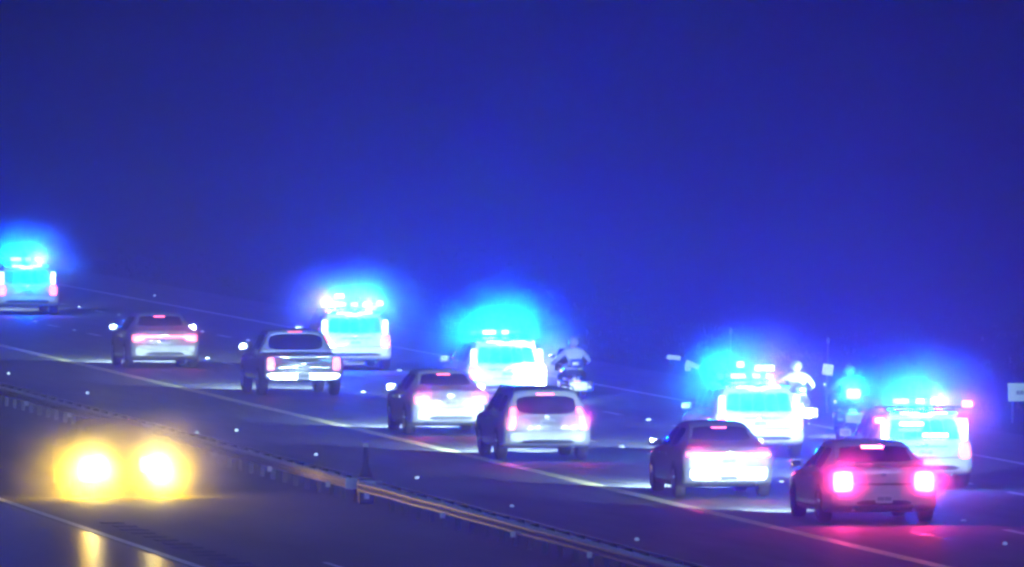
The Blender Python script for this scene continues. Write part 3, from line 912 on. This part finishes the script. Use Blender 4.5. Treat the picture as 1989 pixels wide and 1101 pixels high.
# ------------------------------------------------------------------ police motorcycles and riders
M_jacket = mat('pale_jacket', (.30, .33, .33), .8, noise=.15, nscale=9)
M_trouser = mat('dark_trousers', (.03, .035, .05), .85, noise=.2, nscale=12)
M_boot = mat('black_boots', (.02, .02, .02), .45, noise=.2, nscale=15)
M_skin = mat('skin', (.45, .30, .22), .55, noise=.1, nscale=20)
M_helmet = mat('grey_helmet', (.22, .23, .25), .2, noise=.05, nscale=6, coat=.6)
def motorcycle(loc, label, strobe=0.0):
    c = empty('police_motorcycle', loc)
    tag(c, label, 'motorcycle', 'police motorcycles')
    for nm, y, r, w in (('rear_wheel', .0, .31, .085), ('front_wheel', 1.55, .32, .07)):
        o = MB().lathe_x([(-w, r * .7), (-w, r * .88), (-w * .6, r * .98), (0, r), (w * .6, r * .98), (w, r * .88), (w, r * .7), (-w, r * .7)], (0, y, r), 24).build(nm, M_tyre, c, True)
        rim = MB().lathe_x([(-w * .6, r * .72), (-w * .5, r * .6), (w * .5, r * .6), (w * .6, r * .72)], (0, y, r), 24)
        for k in range(6):
            t = math.pi * k / 3
            rim.tube([(0, y, r), (0, y + math.cos(t) * r * .68, r + math.sin(t) * r * .68)], .018, 6)
        rim.build('rim', M_rim, o)
    MB().tube([(0, .25, .45), (0, .6, .42), (0, .95, .45)], [.16, .24, .17], 12).build('engine', M_rim, c, True)
    MB().tube([(0, .55, .80), (0, .75, .88), (0, 1.0, .90), (0, 1.2, .84)], [.12, .18, .19, .10], 14).build('fuel_tank', P_police, c, True)
    MB().box(-.15, .15, -.18, .62, .70, .79, .04).build('saddle', M_trim, c, True)
    MB().tube([(0, -.38, .52), (0, -.30, .64), (0, 0, .70), (0, .3, .66)], [.07, .10, .12, .10], 10).build('rear_fender', P_police, c, True)
    MB().tube([(0, 1.25, .62), (0, 1.5, .69), (0, 1.75, .60)], [.06, .075, .05], 10).build('front_fender', P_police, c, True)
    for s in (-1, 1):
        p = MB().box(s * .30 - .10, s * .30 + .10, -.40, .14, .42, .68, .045).build('pannier', P_dark, c, True)
        MB().box(s * .30 - .05, s * .30 + .05, -.408, -.398, .50, .54, .003).build('pannier_reflector', M_plate, p)
        MB().tube([(s * .10, 1.55, .32), (s * .10, 1.28, .95)], .025, 8).build('fork_leg', M_chrome, c, True)
        MB().tube([(s * .16, .5, .26), (s * .19, .1, .27), (s * .19, -.42, .30)], [.035, .045, .05], 10).build('exhaust_pipe', M_chrome, c, True)
        MB().tube([(s * .04, 1.18, 1.0), (s * .22, 1.14, 1.06), (s * .40, .98, 1.04)], .016, 8).build('handlebar', M_chrome, c, True)
        a = MB().tube([(s * .30, 1.08, 1.06), (s * .38, 1.10, 1.20)], .008, 6).build('mirror_stem', M_trim, c, True)
        MB().box(s * .39 - .07, s * .39 + .07, 1.09, 1.12, 1.19, 1.28, .02).build('mirror', M_chrome, a, True)
    vs = []
    for j in range(6):
        for i in range(9):
            t = i / 8 * 2 - 1; z = j / 5
            vs.append((t * (.30 - .08 * z * z), 1.42 - .20 * z - .14 * t * t, .88 + .52 * z))
    fs = [(j * 9 + i, j * 9 + i + 1, j * 9 + i + 10, j * 9 + i + 9) for j in range(5) for i in range(8)]
    w = link('windshield', vs, fs, M_glass, c, True)
    w.modifiers.new('thickness', 'SOLIDIFY').thickness = .006
    MB().lathe_x([(0, .001)], (0, 0, 0), 4)
    MB().box(-.13, .13, 1.40, 1.50, .78, .92, .04).build('headlight', E_head, c, True)
    MB().box(-.09, .09, -.43, -.38, .60, .67, .015).build('tail_light', E_tail_dim, c, True)
    tb = MB().box(-.22, .22, -.62, -.44, .44, .66, .035).build('rear_case', P_police, c, True)
    MB().box(-.08, .08, -.628, -.618, .49, .57, .003).build('licence_plate', M_plate, tb)
    st = MB().tube([(-.0, -.34, .70), (0, -.36, 1.02)], .016, 8).build('strobe_mast', M_trim, c, True)
    MB().box(-.15, .15, -.42, -.30, .98, 1.18, .04).build('strobe_lens', E_bluewhite if strobe else M_navy_lens, st, True)
    if strobe:
        lamp('strobe_bloom', c, (0, -.55, 1.2), P_BLOOM * 1.5, CYAN, (0, -1, 0), 0, 1, .08, 'POINT')  # extra lamp for the cyan halo round the strobe
        lamp('strobe_glow', c, (0, -.50, 1.06), P_BLUE * strobe, BLUE, (0, -1, .02), 160, 1, .08)
    if strobe: mist('strobe', c, (0, -.5, 1.02), (.85, .8, .75), 99)
    lamp('headlight_beam', c, (0, 1.6, .85), P_HEAD, HEAD, (0, 1, -.03), 55, .9, .06)
    return c

def rider(loc, label, lean=0.0):
    J = {'pel': (0, .05, .90), 'sp': (0, .08, 1.08), 'ch': (0, .14, 1.26), 'nk': (0, .18, 1.43), 'hd': (0, .22, 1.50), 'ht': (0, .23, 1.62)}
    rad = {'pel': (.16, .13), 'sp': (.15, .115), 'ch': (.185, .13), 'nk': (.062, .062), 'hd': (.085, .09), 'ht': (.075, .085)}
    E = [('pel', 'sp'), ('sp', 'ch'), ('ch', 'nk'), ('nk', 'hd'), ('hd', 'ht')]
    for s, t in ((-1, 'l'), (1, 'r')):
        J.update({'sh' + t: (s * .20, .14, 1.36), 'el' + t: (s * .40, .36, 1.14), 'wr' + t: (s * .41, .78, 1.06), 'pm' + t: (s * .40, .92, 1.065),
                  'hp' + t: (s * .12, .10, .86), 'kn' + t: (s * .30, .52, .78), 'an' + t: (s * .26, .36, .36), 'he' + t: (s * .26, .31, .30), 'to' + t: (s * .27, .54, .28)})
        rad.update({'sh' + t: (.085, .085), 'el' + t: (.058, .058), 'wr' + t: (.036, .036), 'pm' + t: (.042, .03), 'hp' + t: (.11, .11), 'kn' + t: (.075, .075), 'an' + t: (.052, .052), 'he' + t: (.05, .05), 'to' + t: (.045, .04)})
        E += [('ch', 'sh' + t), ('sh' + t, 'el' + t), ('el' + t, 'wr' + t), ('wr' + t, 'pm' + t), ('pel', 'hp' + t), ('hp' + t, 'kn' + t), ('kn' + t, 'an' + t), ('an' + t, 'he' + t), ('an' + t, 'to' + t)]
        for k in range(4):
            a, b, d = f'f{k}a{t}', f'f{k}b{t}', f'f{k}c{t}'
            x = s * (.365 + .022 * k)
            l = (.9, 1.0, .95, .8)[k]
            J.update({a: (x, .965, 1.085), b: (x, .965 + .05 * l, 1.07), d: (x, .965 + .035 * l, 1.022)})
            rad.update({a: (.010, .010), b: (.009, .009), d: (.008, .008)})
            E += [('pm' + t, a), (a, b), (b, d)]
        J.update({'ta' + t: (s * .345, .90, 1.05), 'tb' + t: (s * .335, .94, 1.02)})
        rad.update({'ta' + t: (.011, .011), 'tb' + t: (.009, .009)})
        E += [('pm' + t, 'ta' + t), ('ta' + t, 'tb' + t)]
    keys = list(J)
    me = bpy.data.meshes.new('person')
    me.from_pydata([J[k] for k in keys], [(keys.index(a), keys.index(b)) for a, b in E], [])
    tmp = bpy.data.objects.new('person_skeleton', me)
    COL.objects.link(tmp)
    tmp.modifiers.new('skin', 'SKIN')
    for i, k in enumerate(keys):
        me.skin_vertices[0].data[i].radius = rad[k]
        me.skin_vertices[0].data[i].use_root = (k == 'pel')
    tmp.modifiers.new('sub', 'SUBSURF').levels = 1
    dg = bpy.context.evaluated_depsgraph_get()
    ev = bpy.data.meshes.new_from_object(tmp.evaluated_get(dg))
    bpy.data.objects.remove(tmp)
    ev.materials.clear()
    for m in (M_jacket, M_trouser, M_boot, M_skin):
        ev.materials.append(m)
    for p in ev.polygons:
        x, y, z = p.center
        p.use_smooth = True
        p.material_index = 3 if z > 1.43 else (2 if z < .40 or y > .84 else (1 if z < .93 else 0))
    o = bpy.data.objects.new('person', ev)
    COL.objects.link(o)
    o.location = loc
    o.rotation_euler = (0, lean, 0)
    # helmet with a dark visor and a brim
    bm = bmesh.new()
    bmesh.ops.create_uvsphere(bm, u_segments=20, v_segments=14, radius=1)
    for v in bm.verts:
        v.co = Vector((v.co.x * .135, v.co.y * .165, v.co.z * .15 if v.co.z > 0 else v.co.z * .11)) + Vector((0, .215, 1.575))
    me2 = bpy.data.meshes.new('helmet'); bm.to_mesh(me2); bm.free()
    for p in me2.polygons: p.use_smooth = True
    me2.materials.append(M_helmet)
    h = bpy.data.objects.new('helmet', me2); COL.objects.link(h); h.parent = o
    vis = []
    for j in range(4):
        for i in range(9):
            a = R(-60 + 15 * i); zz = 1.50 + .035 * j
            vis.append((math.sin(a) * .148, .215 + math.cos(a) * .178, zz))
    v = link('visor', vis, [(j * 9 + i, j * 9 + i + 1, j * 9 + i + 10, j * 9 + i + 9) for j in range(3) for i in range(8)], M_glass, h, True)
    v.modifiers.new('thickness', 'SOLIDIFY').thickness = .006
    # reflective belt
    ring = []
    for i in range(24):
        a = 2 * math.pi * i / 24
        ring += [(math.cos(a) * .185, .07 + math.sin(a) * .15, .985), (math.cos(a) * .185, .07 + math.sin(a) * .15, 1.03)]
    b = link('belt', ring, [(2 * i, 2 * ((i + 1) % 24), 2 * ((i + 1) % 24) + 1, 2 * i + 1) for i in range(24)], M_trim, o, True)
    b.modifiers.new('thickness', 'SOLIDIFY').thickness = .008
    tag(o, label, 'person', 'motorcycle riders')
    return o
for (loc, ml, rl, st) in (
    ((48.0, 338.6, 0), 'motorcycle with a white rear case right of the strongest blue glow', 'rider in pale jacket and grey helmet beside the brightest police SUV', 0.0),
    ((49.80, 316.0, 0), 'motorcycle hidden behind the right end of the police SUV above the silver sedan', 'rider in pale jacket by the right end of the roof lights above the silver sedan', 0.0),
    ((50.35, 312.0, 0), 'motorcycle with a blue strobe on its mast below the small pale sign', 'rider in the star of the lone blue strobe below the small sign', 1.0)):
    motorcycle(loc, ml, st)
    rider(loc, rl)

# ------------------------------------------------------------------ roadside: signs, delineators
M_sign_white = mat('sign_sheeting_white', (.80, .82, .80), .35, noise=.06, nscale=8)
M_sign_green = mat('sign_sheeting_pale_green', (.72, .86, .50), .35, noise=.06, nscale=8)
M_sign_ink = mat('sign_ink', (.02, .07, .04), .5, noise=.1, nscale=20)
def sign(loc, w, h, z, label, m, tilt=0.0, legs=1, ink=False):
    c = empty('road_sign', loc)
    tag(c, label, 'sign')
    p = MB().box(-w / 2, w / 2, -.012, .012, 0, h, .004).build('panel', m, c)
    p.location = (0, -.04, z); p.rotation_euler = (0, tilt, 0)
    for k in range(legs):
        x = 0 if legs == 1 else (-w * .32 + k * w * .64)
        MB().box(x - .025, x + .025, -.02, .02, 0, z + h * .8, .005).build('leg', M_post, c)
    if ink:
        for k in range(3):
            x = -.11 + k * .085
            MB().box(x, x + .065, -.016, -.0125, h * .38, h * .58, .001).build('dark_lettering', m if False else M_sign_ink, p)
        MB().box(.12, w / 2 - .02, -.016, -.0125, h * .14, h * .22, .001).build('dark_lettering', M_sign_ink, p)
    return c
sign((53.4, 334.5, -.06), .26, .26, .95, 'small pale square sign on a post above the lone blue strobe', M_sign_white, R(8))
sign((56.9, 328.0, -.06), .62, .42, .50, 'pale yellow-green sign with dark lettering cut by the right picture edge', M_sign_green, 0, 2, True)
# pale broken marker board lying on the verge
c = empty('broken_marker', (55.85, 374.1, -.06))
tag(c, 'pale broken marker board lying tilted on the verge beyond the far line', 'marker')
for nm, (x0, x1, z0, z1, t) in (('board', (-.42, -.05, .30, .42, 6)), ('board', (.02, .40, .22, .36, 22)), ('foot', (.10, .26, .02, .20, 0))):
    p = MB().box(x0, x1, -.02, .02, z0, z1, .01).build(nm, M_sign_white, c)
    p.rotation_euler = (0, R(t), 0)
for s in (-.3, .22):
    MB().tube([(s, .03, 0), (s, .03, .34)], .015, 6).build('stake', M_post, c)
M_galv_dull = mat('dull_reflector', (.25, .26, .3), .6, noise=.1, nscale=20)
for i, (x, y, nm) in enumerate(((58.6, 383.5, 'slender verge post with a reflector, left of the police SUV above the silver sedan'), (59.5, 372.5, 'slender verge post with a reflector above the small pale square sign'))):
    c = empty('delineator_post', (x, y, -.06))
    tag(c, nm, 'post', 'verge delineator posts')
    MB().box(-.02, .02, -.012, .012, 0, .95, .005).build('post', M_trim, c)
    MB().box(-.045, .045, -.02, -.014, .78, .92, .003).build('reflector', M_galv_dull, c)

# ------------------------------------------------------------------ rough grass on the far verge
gv, gf = [], []
for k in range(1800):
    x = 55.3 + abs(random.gauss(0, 9)); y = random.uniform(290, 560)
    for b in range(4):
        a = random.uniform(0, 6.28); h = random.uniform(.05, .2); w_ = .018
        bx, by = x + random.uniform(-.12, .12), y + random.uniform(-.12, .12)
        n = len(gv)
        gv += [(bx - w_ * math.cos(a), by - w_ * math.sin(a), -.07), (bx + w_ * math.cos(a), by + w_ * math.sin(a), -.07), (bx + .3 * h * math.sin(a) + random.uniform(-.05, .05), by + .3 * h * math.cos(a), h - .06)]
        gf.append((n, n + 1, n + 2))
tag(link('verge_grass', gv, gf, mat('verge_grass', (.04, .045, .02), .8, noise=.4, nscale=.8)), 'rough dry grass along the far verge of the highway', 'grass', kind='stuff')

# ------------------------------------------------------------------ night haze
hz = MB().box(-920, 1720, -220, 6020, -1.2, 13.0).build('haze', None)
hm = bpy.data.materials.new('haze_air')
hm.use_nodes = True
nt = hm.node_tree
nt.nodes.clear()
ho = nt.nodes.new('ShaderNodeOutputMaterial')
pv = nt.nodes.new('ShaderNodeVolumePrincipled')
pv.inputs['Color'].default_value = (.72, .84, 1.0, 1)
pv.inputs['Density'].default_value = HAZE_DENSITY
pv.inputs['Anisotropy'].default_value = HAZE_G
nt.links.new(pv.outputs[0], ho.inputs['Volume'])
hz.data.materials.clear()
hz.data.materials.append(hm)
tag(hz, kind='stuff')
